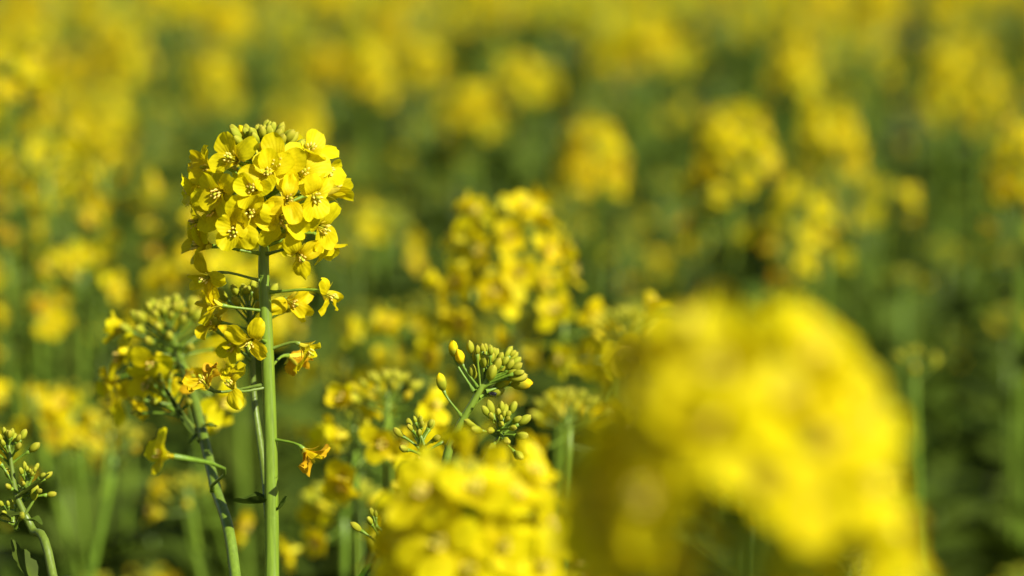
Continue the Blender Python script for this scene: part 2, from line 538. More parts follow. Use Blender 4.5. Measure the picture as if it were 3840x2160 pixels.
def build_hero():
    rng = random.Random(7)
    tip = at(668, 362, 1.0)
    foot = ground_under(at(684, 1449, 1.0), .012, .01)
    g = thing('rapeseed_plant', foot, 'tall rapeseed plant in sharp focus, domed yellow head on a thick upright green stem', 'flower')
    axis_pts = [foot, at(688, 2600, 1.0), at(684, 1449, 1.0), at(683, 1280, 1.0), at(680, 1100, 1.0), at(673, 900, 1.0), at(667, 760, 1.0), at(663, 660, 1.0), at(670, 520, 1.0), tip]
    P = smooth_path([p - foot for p in axis_pts], 60)
    st = tube(P, [.0048, .0034, .00245, .00240, .00228, .0022, .00205, .00185, .0014, .0007], 20, C_STEM * (1.02, 1.06, 1), C_STEM, .05)
    ring = np.arange(len(st[0])) % 20; row = np.arange(len(st[0])) // 20
    st[2][:] *= (1 + .13 * np.sin(ring * 2.2 + .35 * np.sin(row * .7)) + .07 * np.sin(row * 1.9 + ring))[:, None]
    link('stem', to_mesh(st, 'stem'), g)
    def axis_at(py):
        ys = [1449, 1100, 760, 660, 520, 338]; xs = [684, 681, 668, 663, 671, 668]
        return at(float(np.interp(-py, [-y for y in ys], xs)), py, 1.0)
    fl = []
    def F(x, y, dz, kind, face, drop=None, zz=z1):
        if zz is z1:
            x = 790 + (x - 790) * .90
            y = y - 6 * max(0, min(1, (620 - y) / 220))
        px, py = zz(x, y)
        c = at(px, py, 1.0) + Vector((0, -dz * MM, 0))
        if drop is None:
            drop = 75 - 62 * min(1, max(0, (py - 380) / 260))
        A = axis_at(py + drop)
        fv = Vector((face[0] + rng.uniform(-.28, .28), -face[1], face[2] + rng.uniform(-.32, .22)))
        if kind == 'o' and rng.random() < .22:
            kind = 'h' if rng.random() < .5 else 'c'
        fl.append((A, c, fv, kind))
    # front of the dome
    F(955, 400, 22, 'o', (.15, .9, .40)); F(628, 395, 19, 'o', (-.30, .85, .40)); F(800, 585, 26, 'o', (-.02, .95, .25))
    F(530, 605, 21, 'o', (-.38, .88, .15)); F(1215, 635, 19, 'o', (.42, .85, .12)); F(1045, 668, 25, 'c', (.2, .95, .02))
    F(628, 885, 22, 'o', (-.2, .95, -.02)); F(1185, 380, 11, 'o', (.6, .6, .45)); F(1262, 490, 6, 'o', (.85, .35, .25))
    F(1245, 880, 12, 'o', (.7, .62, -.05)); F(345, 850, 8, 'o', (-.82, .42, -.05)); F(425, 450, 9, 'o', (-.7, .6, .30))
    F(320, 625, 2, 'o', (-.9, .12, .1)); F(1118, 1085, 15, 'c', (.4, .85, -.25), 20); F(375, 1065, 7, 'h', (-.92, .25, .02), 26)
    F(395, 1275, 9, 'c', (-.62, .6, -.35), 26); F(1040, 850, -9, 'o', (.35, -.55, -.3)); F(1320, 690, -6, 'o', (.9, -.15, .1))
    F(1290, 1010, 0, 'h', (.55, .2, -.6), 22); F(880, 480, 24, 'o', (.05, .85, .5)); F(735, 760, 23, 'o', (-.05, .95, .05))
    F(1130, 520, 18, 'o', (.45, .75, .4)); F(470, 760, 14, 'o', (-.55, .75, .0)); F(960, 800, 22, 'o', (.25, .9, -.15))
    # back of the dome
    for x, y, dz, fx in ((700, 420, -18, -.15), (900, 430, -20, .15), (560, 520, -17, -.4), (1060, 520, -18, .4), (450, 690, -15, -.6),
                         (640, 640, -24, -.2), (860, 650, -25, .1), (1180, 720, -15, .6), (520, 900, -16, -.45), (760, 860, -25, 0), (720, 1060, -20, -.1), (950, 1010, -18, .3)):
        F(x, y, dz, 'o', (fx, -.8, .15))
    # older flowers further down the stem
    F(1300, 222, 5, 'c', (.85, .25, -.25), 6, z2); F(705, 300, 6, 'c', (-.85, .45, .15), 20, z2); F(1075, 300, -9, 'c', (.55, .65, -.2), 14, z2)
    F(905, 480, 15, 'c', (-.30, .9, .02), 24, z2); F(1165, 545, 1, 'c', (.55, .35, -.65), 15, z2); F(620, 800, 4, 'w', (-.6, .45, .55), -4, z2)
    F(790, 800, 8, 'c', (-.25, .6, .6), 4, z2); F(1195, 1160, 7, 'w', (.7, .4, -.55), -18, z2); F(1080, 655, -14, 'w', (.6, -.4, .1), 20, z2)
    for A, c, face, kind in fl:
        put_pedicel(g, A - foot, c - foot, face, r=.00050, c=C_STEM if rng.random() < .7 else C_STEM2)
        put_flower(g, frame(face, rng.uniform(0, 6.28), c - foot, rng.uniform(.98, 1.08) if kind in 'oh' else .94), kind, rng)
    # the dome of buds on top
    bud_dome(g, foot, at(668, 360, 1.0), Vector((.02, -.05, 1)), 44, rng, spread=.84, size=1.0, ripe=.2, ang=66, length=.0105)
    # thin side shoot that leaves the stem low down and carries a few buds and flowers behind it
    sp = [at(674, 1300, 1.0), at(664, 1180, 1.012), at(640, 1010, 1.02), at(634, 880, 1.02), at(628, 770, 1.018)]
    stem_obj(g, foot, sp, [.0013, .00125, .0011, .0010, .0007], 10, 24, C_STEM2, C_STEM2 * .95, name='side_shoot')
    bud_dome(g, foot, at(622, 752, 1.018), Vector((-.1, -.2, 1)), 14, rng, spread=.7, size=1.0, ripe=.1, ang=70)
    for (x, y, ax, ay, kind, fc) in ((545, 830, 630, 905, 'c', (-.5, .5, .6)), (600, 850, 634, 900, 'h', (-.3, .4, -.3))):
        A = at(ax, ay, 1.02); c = at(x, y, 1.015); face = Vector((fc[0], -fc[1], fc[2]))
        put_pedicel(g, A - foot, c - foot, face); put_flower(g, frame(face, 1.0, c - foot, .95), kind, rng)
    # narrow clasping leaf where the shoot leaves the stem
    base = at(676, 1262, 0.999)
    put_leaf(g, foot, base, math.radians(78), .0125, .0034, rng, droop=-30, start=-18, teeth=.04, fold=.9, col=C_LEAF2 * .8)
    put_leaf(g, foot, at(696, 1285, .999), math.radians(-80), .006, .0022, rng, droop=-40, start=30, teeth=.03, fold=.6, col=C_LEAF2)
    for k in range(7):
        h = .25 + .085 * k
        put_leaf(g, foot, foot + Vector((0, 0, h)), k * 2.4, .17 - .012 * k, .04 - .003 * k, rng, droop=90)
build_hero()

# ================================================================== budding plants near the plane of focus
def bud_cluster(root, org, px, py, r, axis, n, rng, size=1.0, spread=.8, ripe=.1, ang=66, length=.012):
    bud_dome(root, org, at(px, py, r), axis, n, rng, spread, size, ripe, rng.uniform(0, 6), ang, length)

def add_flower_at(root, org, px, py, r, apx, apy, ar, kind, face, rng, sc=1.0, ped=True):
    A = at(apx, apy, ar); c = at(px, py, r); f = Vector((face[0], -face[1], face[2]))
    if ped:
        put_pedicel(root, A - org, c - org, f)
    put_flower(root, frame(f, rng.uniform(0, 6), c - org, sc), kind, rng, sepals=False)

def build_left_bud_plant():
    rng = random.Random(31)
    foot = ground_under(at(640, 1449, .985), .05, -.02)
    g = thing('rapeseed_plant', foot, 'leaning rapeseed plant with a broad green bud head left of the tall flower', 'flower')
    tip = at(418, 800, 1.11)
    pts = [foot, at(650, 2300, .97), at(592, 1449, 1.0), at(540, 1220, 1.03), at(490, 1010, 1.07), at(448, 890, 1.10), tip]
    stem_obj(g, foot, pts, [.0042, .0028, .0020, .0019, .0017, .0015, .001], 14, 40, C_STEM, C_STEM2 * .9)
    bud_dome(g, foot, tip, Vector((-.12, -.25, 1)), 46, rng, spread=1.12, size=1.08, ripe=.14, ang=76, length=.016)
    for x, y, r, kind, fc in ((395, 905, 1.09, 'o', (-.3, .8, -.2)), (330, 900, 1.11, 'o', (-.8, .4, .1)), (300, 950, 1.12, 'c', (-.8, .3, -.2)), (355, 985, 1.10, 'c', (-.5, .6, -.4)),
                              (430, 945, 1.13, 'o', (0, -.4, -.3)), (540, 880, 1.10, 'h', (.8, .2, .0)), (525, 1040, 1.16, 'o', (.4, .4, -.5)), (330, 830, 1.12, 'h', (-.9, .2, .2)), (470, 930, 1.06, 'w', (.4, .8, -.2)), (380, 945, 1.08, 'o', (-.3, .8, -.5)), (540, 1000, 1.13, 'o', (.5, .6, -.2)), (310, 990, 1.14, 'o', (-.7, .5, -.3))):
        add_flower_at(g, foot, x, y, r, 452, 905 + (y - 900) * .4, 1.098, kind, fc, rng, 1.05)
    add_flower_at(g, foot, 437, 1148, .93, 535, 1235, 1.03, 'o', (-.9, .42, .2), rng, .95)
    # short leafy shoot on the left with a cluster of small buds
    sp = [at(515, 1110, 1.055), at(470, 1060, 1.06), at(430, 1000, 1.07), at(400, 955, 1.075)]
    stem_obj(g, foot, sp, [.0012, .001, .0008, .0006], 8, 12, C_STEM2, C_STEM2, name='side_shoot')
    bud_cluster(g, foot, 405, 970, 1.075, Vector((-.5, -.1, 1)), 16, rng, .8, .7, 0, 80)
    put_leaf(g, foot, at(500, 1115, 1.05), math.radians(62), .026, .0019, rng, droop=-10, start=44, teeth=.06, fold=.5, col=C_LEAF)
    put_leaf(g, foot, at(505, 1075, 1.05), math.radians(-70), .006, .0028, rng, droop=20, start=10, teeth=.02, col=C_LEAF2 * 1.2)
    put_leaf(g, foot, at(500, 1095, 1.045), math.radians(100), .006, .0030, rng, droop=20, start=-40, teeth=.02, col=C_LEAF2 * 1.2)
    for k in range(6):
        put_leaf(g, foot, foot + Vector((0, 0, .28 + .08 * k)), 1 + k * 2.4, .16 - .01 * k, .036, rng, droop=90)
build_left_bud_plant()

def build_corner_bud_plant():
    rng = random.Random(37)
    foot = ground_under(at(230, 1449, .99), .04, -.02)
    g = thing('rapeseed_plant', foot, 'small leaning rapeseed plant with loose green bud clusters in the lower left corner', 'flower')
    pts = [foot, at(250, 2300, .97), at(133, 1449, .99), at(80, 1330, 1.0), at(42, 1250, 1.0), at(30, 1180, 1.0), at(22, 1120, 1.0)]
    stem_obj(g, foot, pts, [.004, .0026, .0016, .0014, .0011, .0008, .0006], 12, 40, C_STEM2, C_STEM2)
    bud_cluster(g, foot, 22, 1110, 1.0, Vector((.0, -.2, 1)), 15, rng, .74, .36, 0, 60, .008)
    bud_cluster(g, foot, 75, 1198, 1.0, Vector((.25, -.3, 1)), 16, rng, .62, .42, 0, 75, .009)
    bud_cluster(g, foot, 18, 1283, 1.0, Vector((-.3, -.3, .8)), 7, rng, .72, .35, 0, 75, .008)
    stem_obj(g, foot, [at(45, 1262, 1.0), at(62, 1225, 1.0), at(75, 1200, 1.0)], [.0008, .0007, .0005], 8, 8, C_STEM2, C_STEM, name='side_shoot')
    stem_obj(g, foot, [at(62, 1295, 1.0), at(78, 1270, 1.0), at(85, 1258, 1.0)], [.0006, .0005, .0004], 8, 8, C_STEM2, C_STEM, name='side_shoot')
    link('bud', shared(('b', False, 0), lambda: BUD[0], 'bud'), g, frame((.1, 0, 1), 0, at(85, 1258, 1.0) - foot, 1.1))
    add_flower_at(g, foot, 2, 1168, 1.0, 34, 1215, 1.0, 'h', (-.5, .5, .8), rng, .8)
    put_leaf(g, foot, at(44, 1252, .998), math.radians(-82), .0135, .0018, rng, droop=-18, start=26, teeth=.03, fold=.8, col=C_LEAF2 * .8)
    put_leaf(g, foot, at(52, 1300, .995), math.radians(70), .008, .0034, rng, droop=10, start=5, teeth=.02, col=C_LEAF2 * .7)
    put_leaf(g, foot, at(60, 1310, .993), math.radians(-110), .007, .0030, rng, droop=30, start=10, teeth=.02, col=C_LEAF2)
    put_leaf(g, foot, at(100, 1490, 1.0), math.radians(55), .021, .0042, rng, droop=-25, start=42, teeth=.2, fold=.4, col=C_LEAF2 * .8)
    for k in range(6):
        put_leaf(g, foot, foot + Vector((0, 0, .28 + .08 * k)), 2 + k * 2.4, .16 - .01 * k, .036, rng, droop=90)
build_corner_bud_plant()

def build_centre_bud_plant():
    rng = random.Random(41)
    foot = ground_under(at(1120, 1449, 1.0), -.01, .03)
    g = thing('rapeseed_plant', foot, 'sharp green budding rapeseed shoot with a few yellow buds behind the blurred front head', 'flower')
    tip = at(1248, 930, 1.0)
    pts = [foot, at(1100, 2300, 1.0), at(1105, 1449, 1.0), at(1120, 1180, 1.0), at(1150, 1085, 1.0), at(1192, 1010, 1.0), at(1216, 968, 1.0), tip]
    stem_obj(g, foot, pts, [.004, .003, .0020, .0017, .0013, .0012, .0010, .0006], 14, 48, C_STEM, C_STEM)
    def B(px, py, dx, dz, s, ripe, ax=None, ay=None, toward=.25, depth=0):
        d = Vector((dx, -toward, dz)).normalized()
        c = at(px, py, 1.0) + Vector((0, -depth * MM, 0))
        c0 = c - d * .0025 * s
        f = rng.uniform(.1, .9)
        A = at(ax, ay, 1.0) if ax else at(1205 + 38 * f, 985 - 45 * f, 1.0)
        put_pedicel(g, A - foot, c0 - foot, d, r=.00042)
        put_bud(g, A, d, c0 - foot, s, ripe, rng)
    k1 = 1844 / 700
    def zz(x, y): return (1450 + x / k1) * .6708, (1200 + y / k1) * .6708
    for (x, y, dx, dz, s, rp, a) in (
        (540, 615, -.25, 1, 1.28, 1, (1162, 1048)), (655, 285, -.15, 1, 1.15, 1, (1192, 985)), (722, 365, -.35, 1, 1.15, 1, (1203, 975)),
        (825, 275, -.1, 1, .95, 0, None), (880, 370, -.05, 1, 1.1, 0, None), (852, 522, -.05, 1, 1.1, 0, (1197, 985)), (895, 280, 0, 1, .7, 0, None),
        (950, 322, .1, 1, .8, 0, None), (965, 402, .05, 1, 1.0, 0, None), (945, 265, 0, 1, .6, 0, None), (975, 280, 0, 1, .6, 0, None), (1030, 288, .1, 1, .7, 0, None),
        (1000, 330, .1, 1, .65, 0, None), (1035, 370, .2, 1, .8, 0, None), (1058, 330, .2, 1, .7, 0, None), (1090, 425, .4, .9, 1.05, 0, None), (1120, 370, .4, .9, .8, 0, None),
        (1170, 395, .5, .9, .75, 0, None), (1218, 430, .5, .9, .9, 0, None), (1285, 450, .8, .6, .95, 0, None), (1150, 458, .6, .8, 1.0, 0, None), (1035, 505, .25, 1, 1.2, 0, None),
        (1170, 522, .8, .4, 1.25, 0, None), (1250, 505, .8, .5, 1.0, 0, None), (1305, 500, .9, .3, .8, 0, None), (1300, 558, 1, .12, 1.3, 0, None), (1335, 637, 1, .12, 1.5, 1, (1222, 985)),
        (1150, 625, .7, .5, 1.25, 1, (1205, 1000)), (1085, 725, .8, .3, 1.2, 0, (1190, 1018))):
        px, py = zz(x, y)
        ax, ay = a if a else (None, None)
        B(px, py, dx, dz, s, bool(rp), ax, ay, depth=rng.uniform(-4, 5))
    for k in range(16):
        px, py = zz(rng.uniform(860, 1280), rng.uniform(340, 500))
        B(px, py, (px - 1240) / 60, .8, rng.uniform(.6, .95), False, toward=-.2, depth=-rng.uniform(3, 10))
    # two lower bud clusters on short shoots
    stem_obj(g, foot, [at(1150, 1230, 1.0), at(1215, 1160, 1.0), at(1258, 1095, 1.0)], [.0009, .0008, .0006], 8, 12, name='side_shoot')
    bud_cluster(g, foot, 1262, 1062, .995, Vector((.10, -.75, .75)), 22, rng, .85, .46, .0, 85, .009)
    stem_obj(g, foot, [at(1110, 1210, 1.0), at(1075, 1140, 1.0), at(1058, 1095, 1.0)], [.0008, .0007, .0005], 8, 12, name='side_shoot')
    bud_cluster(g, foot, 1054, 1078, 1.0, Vector((-.05, -.1, 1)), 14, rng, .72, .42, 0, 80, .009)
    put_leaf(g, foot, at(1150, 1092, .998), math.radians(-80), .005, .0018, rng, droop=10, start=10, teeth=.02, col=C_LEAF2)
    bud_cluster(g, foot, 945, 1312, 1.0, Vector((-.2, -.1, 1)), 7, rng, .8, .5, 0, 70)
    stem_obj(g, foot, [at(1108, 1420, 1.0), at(1010, 1370, 1.0), at(948, 1325, 1.0)], [.0009, .0007, .0005], 8, 12, name='side_shoot')
    put_leaf(g, foot, at(905, 1475, 1.0), math.radians(-60), .009, .003, rng, droop=10, start=62, teeth=.02, col=C_LEAF2 * (.9, 1.4, .6))
    for k in range(6):
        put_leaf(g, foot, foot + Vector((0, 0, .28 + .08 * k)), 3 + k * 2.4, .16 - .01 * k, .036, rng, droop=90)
    return
build_centre_bud_plant()

def build_beetle():
    """a tiny black beetle on the bud shoot"""
    p = at(1241, 982, 1.0) + Vector((0, -.0075, 0))
    g = thing('beetle', p, 'tiny black beetle sitting on a bud stalk of the sharp green shoot', 'beetle')
    def ell(a, b, c, nseg=10, nr=7):
        V = []
        for j in range(nr):
            t = math.pi * (0.04 + .92 * j / (nr - 1))
            for i in range(nseg):
                u = i / nseg * 2 * math.pi
                V.append((a * math.cos(t), b * math.sin(t) * math.cos(u), c * math.sin(t) * math.sin(u)))
        f = grid(nseg, nr, True)
        return np.array(V), f, colours(len(V), (.012, .011, .012)), np.full(len(f), 2)
    A = Matrix.Rotation(.25, 4, 'Y')
    link('body', to_mesh(ell(.0012, .0007, .0006), 'body'), g, A)
    for s in (-1, 1):
        link('wing_case', to_mesh(ell(.0009, .00045, .00035), 'wing_case'), g, A @ Matrix.Translation((.0003, s * .0003, .00036)))
    link('head', to_mesh(ell(.0004, .00038, .0003), 'head'), g, A @ Matrix.Translation((-.0013, 0, -.0001)))
    for k in range(6):
        s = -1 if k < 3 else 1; x = (-.0006, 0, .0006)[k % 3]
        q = np.array([(x, s * .0004, -.0003), (x * 1.4, s * .0011, -.0002), (x * 1.6, s * .0013, -.0009)])
        link('leg', to_mesh(tube(q, [.00012, .0001, .00007], 5, (.01, .01, .01), (.01, .01, .01)), 'leg'), g, A)
build_beetle()

# ================================================================== big soft heads between camera and focus
def build_front_head(tip, foot, axis, n, rng, label, nb=34, H=.05, Lp=(.015, .023), ang=(42, 100), sc=1.08, gap=False):
    g = thing('rapeseed_plant', foot, label, 'flower')
    axis = Vector(axis).normalized()
    low = tip - axis * .10
    stem_obj(g, foot, [foot, foot.lerp(low, .55) + Vector((.01, 0, 0)), low, tip - axis * .05, tip], [.0044, .0032, .0024, .002, .0009], 12, 30)
    for A, B, f, kind in head_flowers(tip, axis, n, rng, H=H, Lp=Lp, ang=ang):
        if gap and (tip - A).length > .026 and B.y < A.y and abs(B.x - A.x) < .017:
            continue          # open side of the head: the stem shows between the lower flowers
        put_pedicel(g, A - foot, B - foot, f)
        put_flower(g, frame(f, rng.uniform(0, 6), B - foot, sc * rng.uniform(.95, 1.08)), kind, rng, sepals=False)
    bud_dome(g, foot, tip, axis, nb, rng, spread=.9, ripe=.2)
    for k in range(6):
        put_leaf(g, foot, foot + Vector((0, 0, .25 + .075 * k)), 1 + k * 2.4, .16 - .01 * k, .036, rng, droop=90)
    return g

t_ = at(1170, 1225, .79)
build_front_head(t_, ground_under(t_, .02, -.02), (-.12, -.1, 1), 56, random.Random(51), 'blurred yellow flower head at the bottom centre, in front of the sharp bud shoot', nb=22, H=.050, Lp=(.016, .030), ang=(44, 104), sc=1.18)
t_ = at(1868, 1005, .555)
build_front_head(t_, ground_under(t_, .03, -.05), (-.03, -.04, 1), 66, random.Random(53), 'huge very blurred yellow flower head closest to the camera, at lower right', nb=18, H=.033, Lp=(.021, .0275), ang=(32, 110), sc=1.2, gap=True)

# ================================================================== softer heads behind the plane of focus
def raceme(rng, n, nb, H, Lp, ang, axis=Vector((0, 0, 1)), wither=.15, stemlen=.0, low=True, size=1.0):
    """flower list and bud/stalk arrays of one head; its tip at the origin"""
    b = MB()
    fl = head_flowers((0, 0, 0), axis, n, rng, H=H, Lp=Lp, ang=ang, wither=wither) if n else []
    for A, B, f, k in fl:
        b.add(tube(pedicel_path(A, B, f, 4), [.0006, .0005, .0006], 4, C_STEM, C_STEM))
    end = H + .02 if n else .02
    b.add(tube(np.array([np.array(axis) * -end, np.array(axis) * -end * .5, (0, 0, 0)]), [.0018, .0015, .0008], 6, C_STEM, C_STEM))
    for k in range(nb):
        f = (k + .5) / nb
        d = spherical(axis, k * 2.4, math.radians(6 + 64 * f ** .8))
        A = -Vector(axis) * (.001 + .012 * f)
        Bq = A + d * (.003 + .0125 * f)
        b.add(BUD_LOW[k % 2], frame((d + Vector(axis) * .35), k, Bq, (.7 + .6 * f) * size), np.array((1, 1, 1)) * rng.uniform(.85, 1.1) * ((1.5, 1.25, .6) if f > .8 and rng.random() < .5 else (1, 1, 1)))
        if f > .35:
            b.add(tube(np.array([A, (A + Bq) / 2, Bq]), [.0004, .0004], 4, C_STEM, C_STEM))
    return b, fl

def soft_head(root, M, rng, n, nb, H=.028, Lp=(.014, .021), ang=(42, 98), wither=.15, size=1.0):
    """flower_head part whose flowers are objects of their own"""
    b, fl = raceme(rng, n, nb, H, Lp, ang, wither=wither, size=size)
    h = link('flower_head', b.mesh('bud_tuft'), root, M)
    for A, B, f, kind in fl:
        k = rng.randrange(len(FLOW_ARR[kind]))
        link('flower', shared(('f', kind, k), lambda: FLOW_ARR[kind][k], 'flower'), h, frame(f, rng.uniform(0, 6), B, 1.10 * rng.uniform(.92, 1.08)))
    return h

def soft_plant(label, px, py, r, n, nb, seed, lean=(0, 0), H=.045, Lp=(.014, .021), ang=(42, 102), sides=(), wither=.15, leaves=5, size=1.0, group=None):
    """px,py = where the tip of the main head is seen; sides = further heads (px,py,r,n,nb)"""
    rng = random.Random(seed)
    tip = at(px, py, r)
    H = H * .58
    foot = ground_under(tip, lean[0], lean[1])
    g = thing('rapeseed_plant', foot, label, 'flower', group)
    ax = (tip - foot - Vector((lean[0] * -.3, 0, 0))).normalized()
    P = [foot, foot.lerp(tip, .5) + Vector((rng.uniform(-.015, .015), rng.uniform(-.015, .015), 0)), tip - ax * .06, tip - ax * .01]
    stem_obj(g, foot, P, [.0038, .0028, .0018, .0011], 9, 16, C_STEM * .75, C_STEM)
    soft_head(g, frame(ax, rng.uniform(0, 6), tip - foot), rng, n, nb, H, Lp, ang, wither, size)
    for (sx, sy, sr, sn, snb) in sides:
        st = at(sx, sy, sr)
        base = foot.lerp(tip, rng.uniform(.68, .8))
        mid = base.lerp(st, .45) + Vector((st.x - base.x, st.y - base.y, 0)) * .25
        stem_obj(g, foot, [base, mid, st - Vector((0, 0, .012))], [.0016, .0014, .0009], 7, 10, C_STEM, C_STEM, name='branch')
        soft_head(g, frame((st - mid).normalized() + Vector((0, 0, .4)), rng.uniform(0, 6), st - foot), rng, sn, snb, H * .7, Lp, ang, wither, size)
        put_leaf(g, foot, base, math.atan2(-(st.x - base.x), st.y - base.y), rng.uniform(.04, .07), rng.uniform(.007, .012), rng, droop=70, start=55)
    for k in range(leaves):
        h = tip.z * (.35 + .5 * k / max(1, leaves - 1))
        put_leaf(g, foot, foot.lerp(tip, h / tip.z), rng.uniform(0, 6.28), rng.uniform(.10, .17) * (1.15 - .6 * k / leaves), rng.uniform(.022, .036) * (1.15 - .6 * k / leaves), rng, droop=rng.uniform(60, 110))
    return g

soft_plant('blurred yellow flower head on a green stalk just right of the picture centre', 1275, 530, 1.36, 26, 10, 61, H=.046, Lp=(.016, .026), ang=(40, 108), sides=((1190, 720, 1.36, 5, 0), (1420, 750, 1.35, 5, 0), (1430, 890, 1.33, 4, 2), (1575, 805, 1.30, 8, 30)), wither=.10)
soft_plant('soft yellow flower head glowing directly behind the tall sharp head', 590, 520, 1.62, 36, 10, 62, H=.085, Lp=(.020, .034), ang=(40, 105), sides=((460, 690, 1.6, 7, 2),))
soft_plant('faint yellowish bud head in green shade between the two sharpest heads', 960, 545, 1.85, 5, 30, 63, H=.03, ang=(55, 100), sides=())
soft_plant('round solid yellow head standing alone above the picture centre', 1492, 335, 2.15, 34, 14, 64, H=.048, Lp=(.013, .019), ang=(40, 95))
soft_plant('left of two round yellow heads side by side at upper right', 1850, 295, 2.0, 28, 12, 65, H=.046, Lp=(.015, .021), ang=(40, 100), sides=((1775, 480, 2.0, 5, 4), (1785, 605, 2.0, 2, 8)), wither=.2)
soft_plant('right of two round yellow heads side by side at upper right', 2085, 285, 2.25, 28, 12, 66, H=.046, Lp=(.014, .020), ang=(40, 100), sides=((2240, 475, 2.2, 6, 8),))
soft_plant('smaller yellow head under the pair of round heads at upper right', 2025, 485, 1.95, 13, 18, 67, H=.040, Lp=(.012, .018), ang=(45, 105), sides=((2075, 635, 1.9, 2, 10), (1975, 630, 1.9, 2, 8)))
soft_plant('yellow head cut off by the right picture edge at upper right', 2585, 330, 1.9, 26, 12, 68, H=.05)
soft_plant('low loose group of yellow flowers left of the sharp bud shoot', 985, 785, 1.45, 7, 4, 69, H=.04, Lp=(.013, .021), ang=(60, 110), sides=((870, 905, 1.44, 4, 2),))
soft_plant('yellow and green budding head just left of the sharp bud shoot', 975, 965, 1.17, 9, 26, 70, H=.022, Lp=(.015, .020), ang=(75, 118), sides=((890, 1065, 1.18, 4, 3),))
soft_plant('blurred green bud head near the bottom, left of the front yellow head', 862, 1235, 1.30, 5, 44, 71, H=.025, ang=(70, 110), size=1.2)
soft_plant('blurred light green bud cluster at left edge of the huge front head', 1430, 1010, 1.22, 3, 22, 72, H=.02, ang=(80, 110), wither=.9)
soft_plant('leftmost yellow head, tall and cut by the left picture edge', 20, 150, 1.85, 24, 14, 73, H=.075, Lp=(.016, .026), sides=((105, 330, 1.8, 9, 8),))
soft_plant('wide orange tinted yellow head at left, below the leftmost tall head', 120, 400, 1.70, 13, 8, 74, H=.06, Lp=(.02, .03), ang=(50, 105), sides=((260, 430, 1.72, 8, 6),), wither=.3)
soft_plant('yellow flower group at left, at the height of the sharp stem', 205, 630, 1.62, 8, 4, 75, H=.035, Lp=(.015, .022), ang=(60, 105), sides=((95, 760, 1.6, 4, 3), (15, 640, 1.6, 4, 2)))
soft_plant('low loose yellow flowers at far left above the corner bud plant', 80, 985, 1.45, 6, 4, 76, lean=(.25, .15), H=.025, Lp=(.015, .022), ang=(60, 105), sides=((180, 985, 1.45, 5, 4),))
soft_plant('dull green yellow bud shoot low between the leaning and the tall stem', 470, 1225, 1.4, 2, 20, 78, lean=(.2, .1), H=.02, ang=(70, 105))
soft_plant('tiny green bud shoot in the dark at lower left', 280, 1085, 1.35, 1, 16, 79, lean=(-.2, 0), H=.02)
soft_plant('pale stalk with few flowers at right of the huge front head', 2300, 900, 1.5, 0, 10, 80, lean=(.06, .05), leaves=3)

FAR_HEADS = [
    ('large round yellow head high up, right above the tall sharp head', 930, 130, 2.85, 52, .058),
    ('soft yellow head beside the large round one near the top', 1060, 110, 3.1, 48, .05),
    ('flat wide yellow head in upper middle, below the large round one', 1185, 235, 2.7, 46, .035),
    ('soft yellow head touching the right shoulder of the tall sharp head', 745, 260, 2.6, 42, .045),
    ('narrow upright yellow head above the left side of the tall sharp head', 540, 130, 2.9, 46, .075),
    ('dim yellow head right of the large round one near the top', 1300, 160, 3.0, 40, .045),
    ('yellow head near the top edge, above the pair of round heads', 1990, 130, 3.0, 46, .05),
    ('tall yellow head high in the upper right', 2380, 130, 2.85, 52, .07),
    ('yellow head between the tall upper right one and the right edge', 2470, 190, 2.75, 44, .055),
    ('pale yellow head near the top edge, right of the centre', 1640, 60, 3.2, 44, .05),
    ('yellow head in the top left corner', 85, 75, 2.95, 42, .05),
    ('faint yellow head at top left, right of the corner one', 330, 110, 3.1, 40, .05),
    ('dull yellow head between the left edge group and the tall sharp head', 265, 270, 2.5, 30, .05),
    ('yellow head low on the right picture edge', 2570, 470, 1.9, 16, .03),
]
for k, (lb, px, py, r, n, H_) in enumerate(FAR_HEADS):
    soft_plant(lb, px, py, r, int(n * .52), 16, 300 + k, H=H_, Lp=(.012, .019), ang=(40, 100), lean=((k % 3 - 1) * .05, .03))

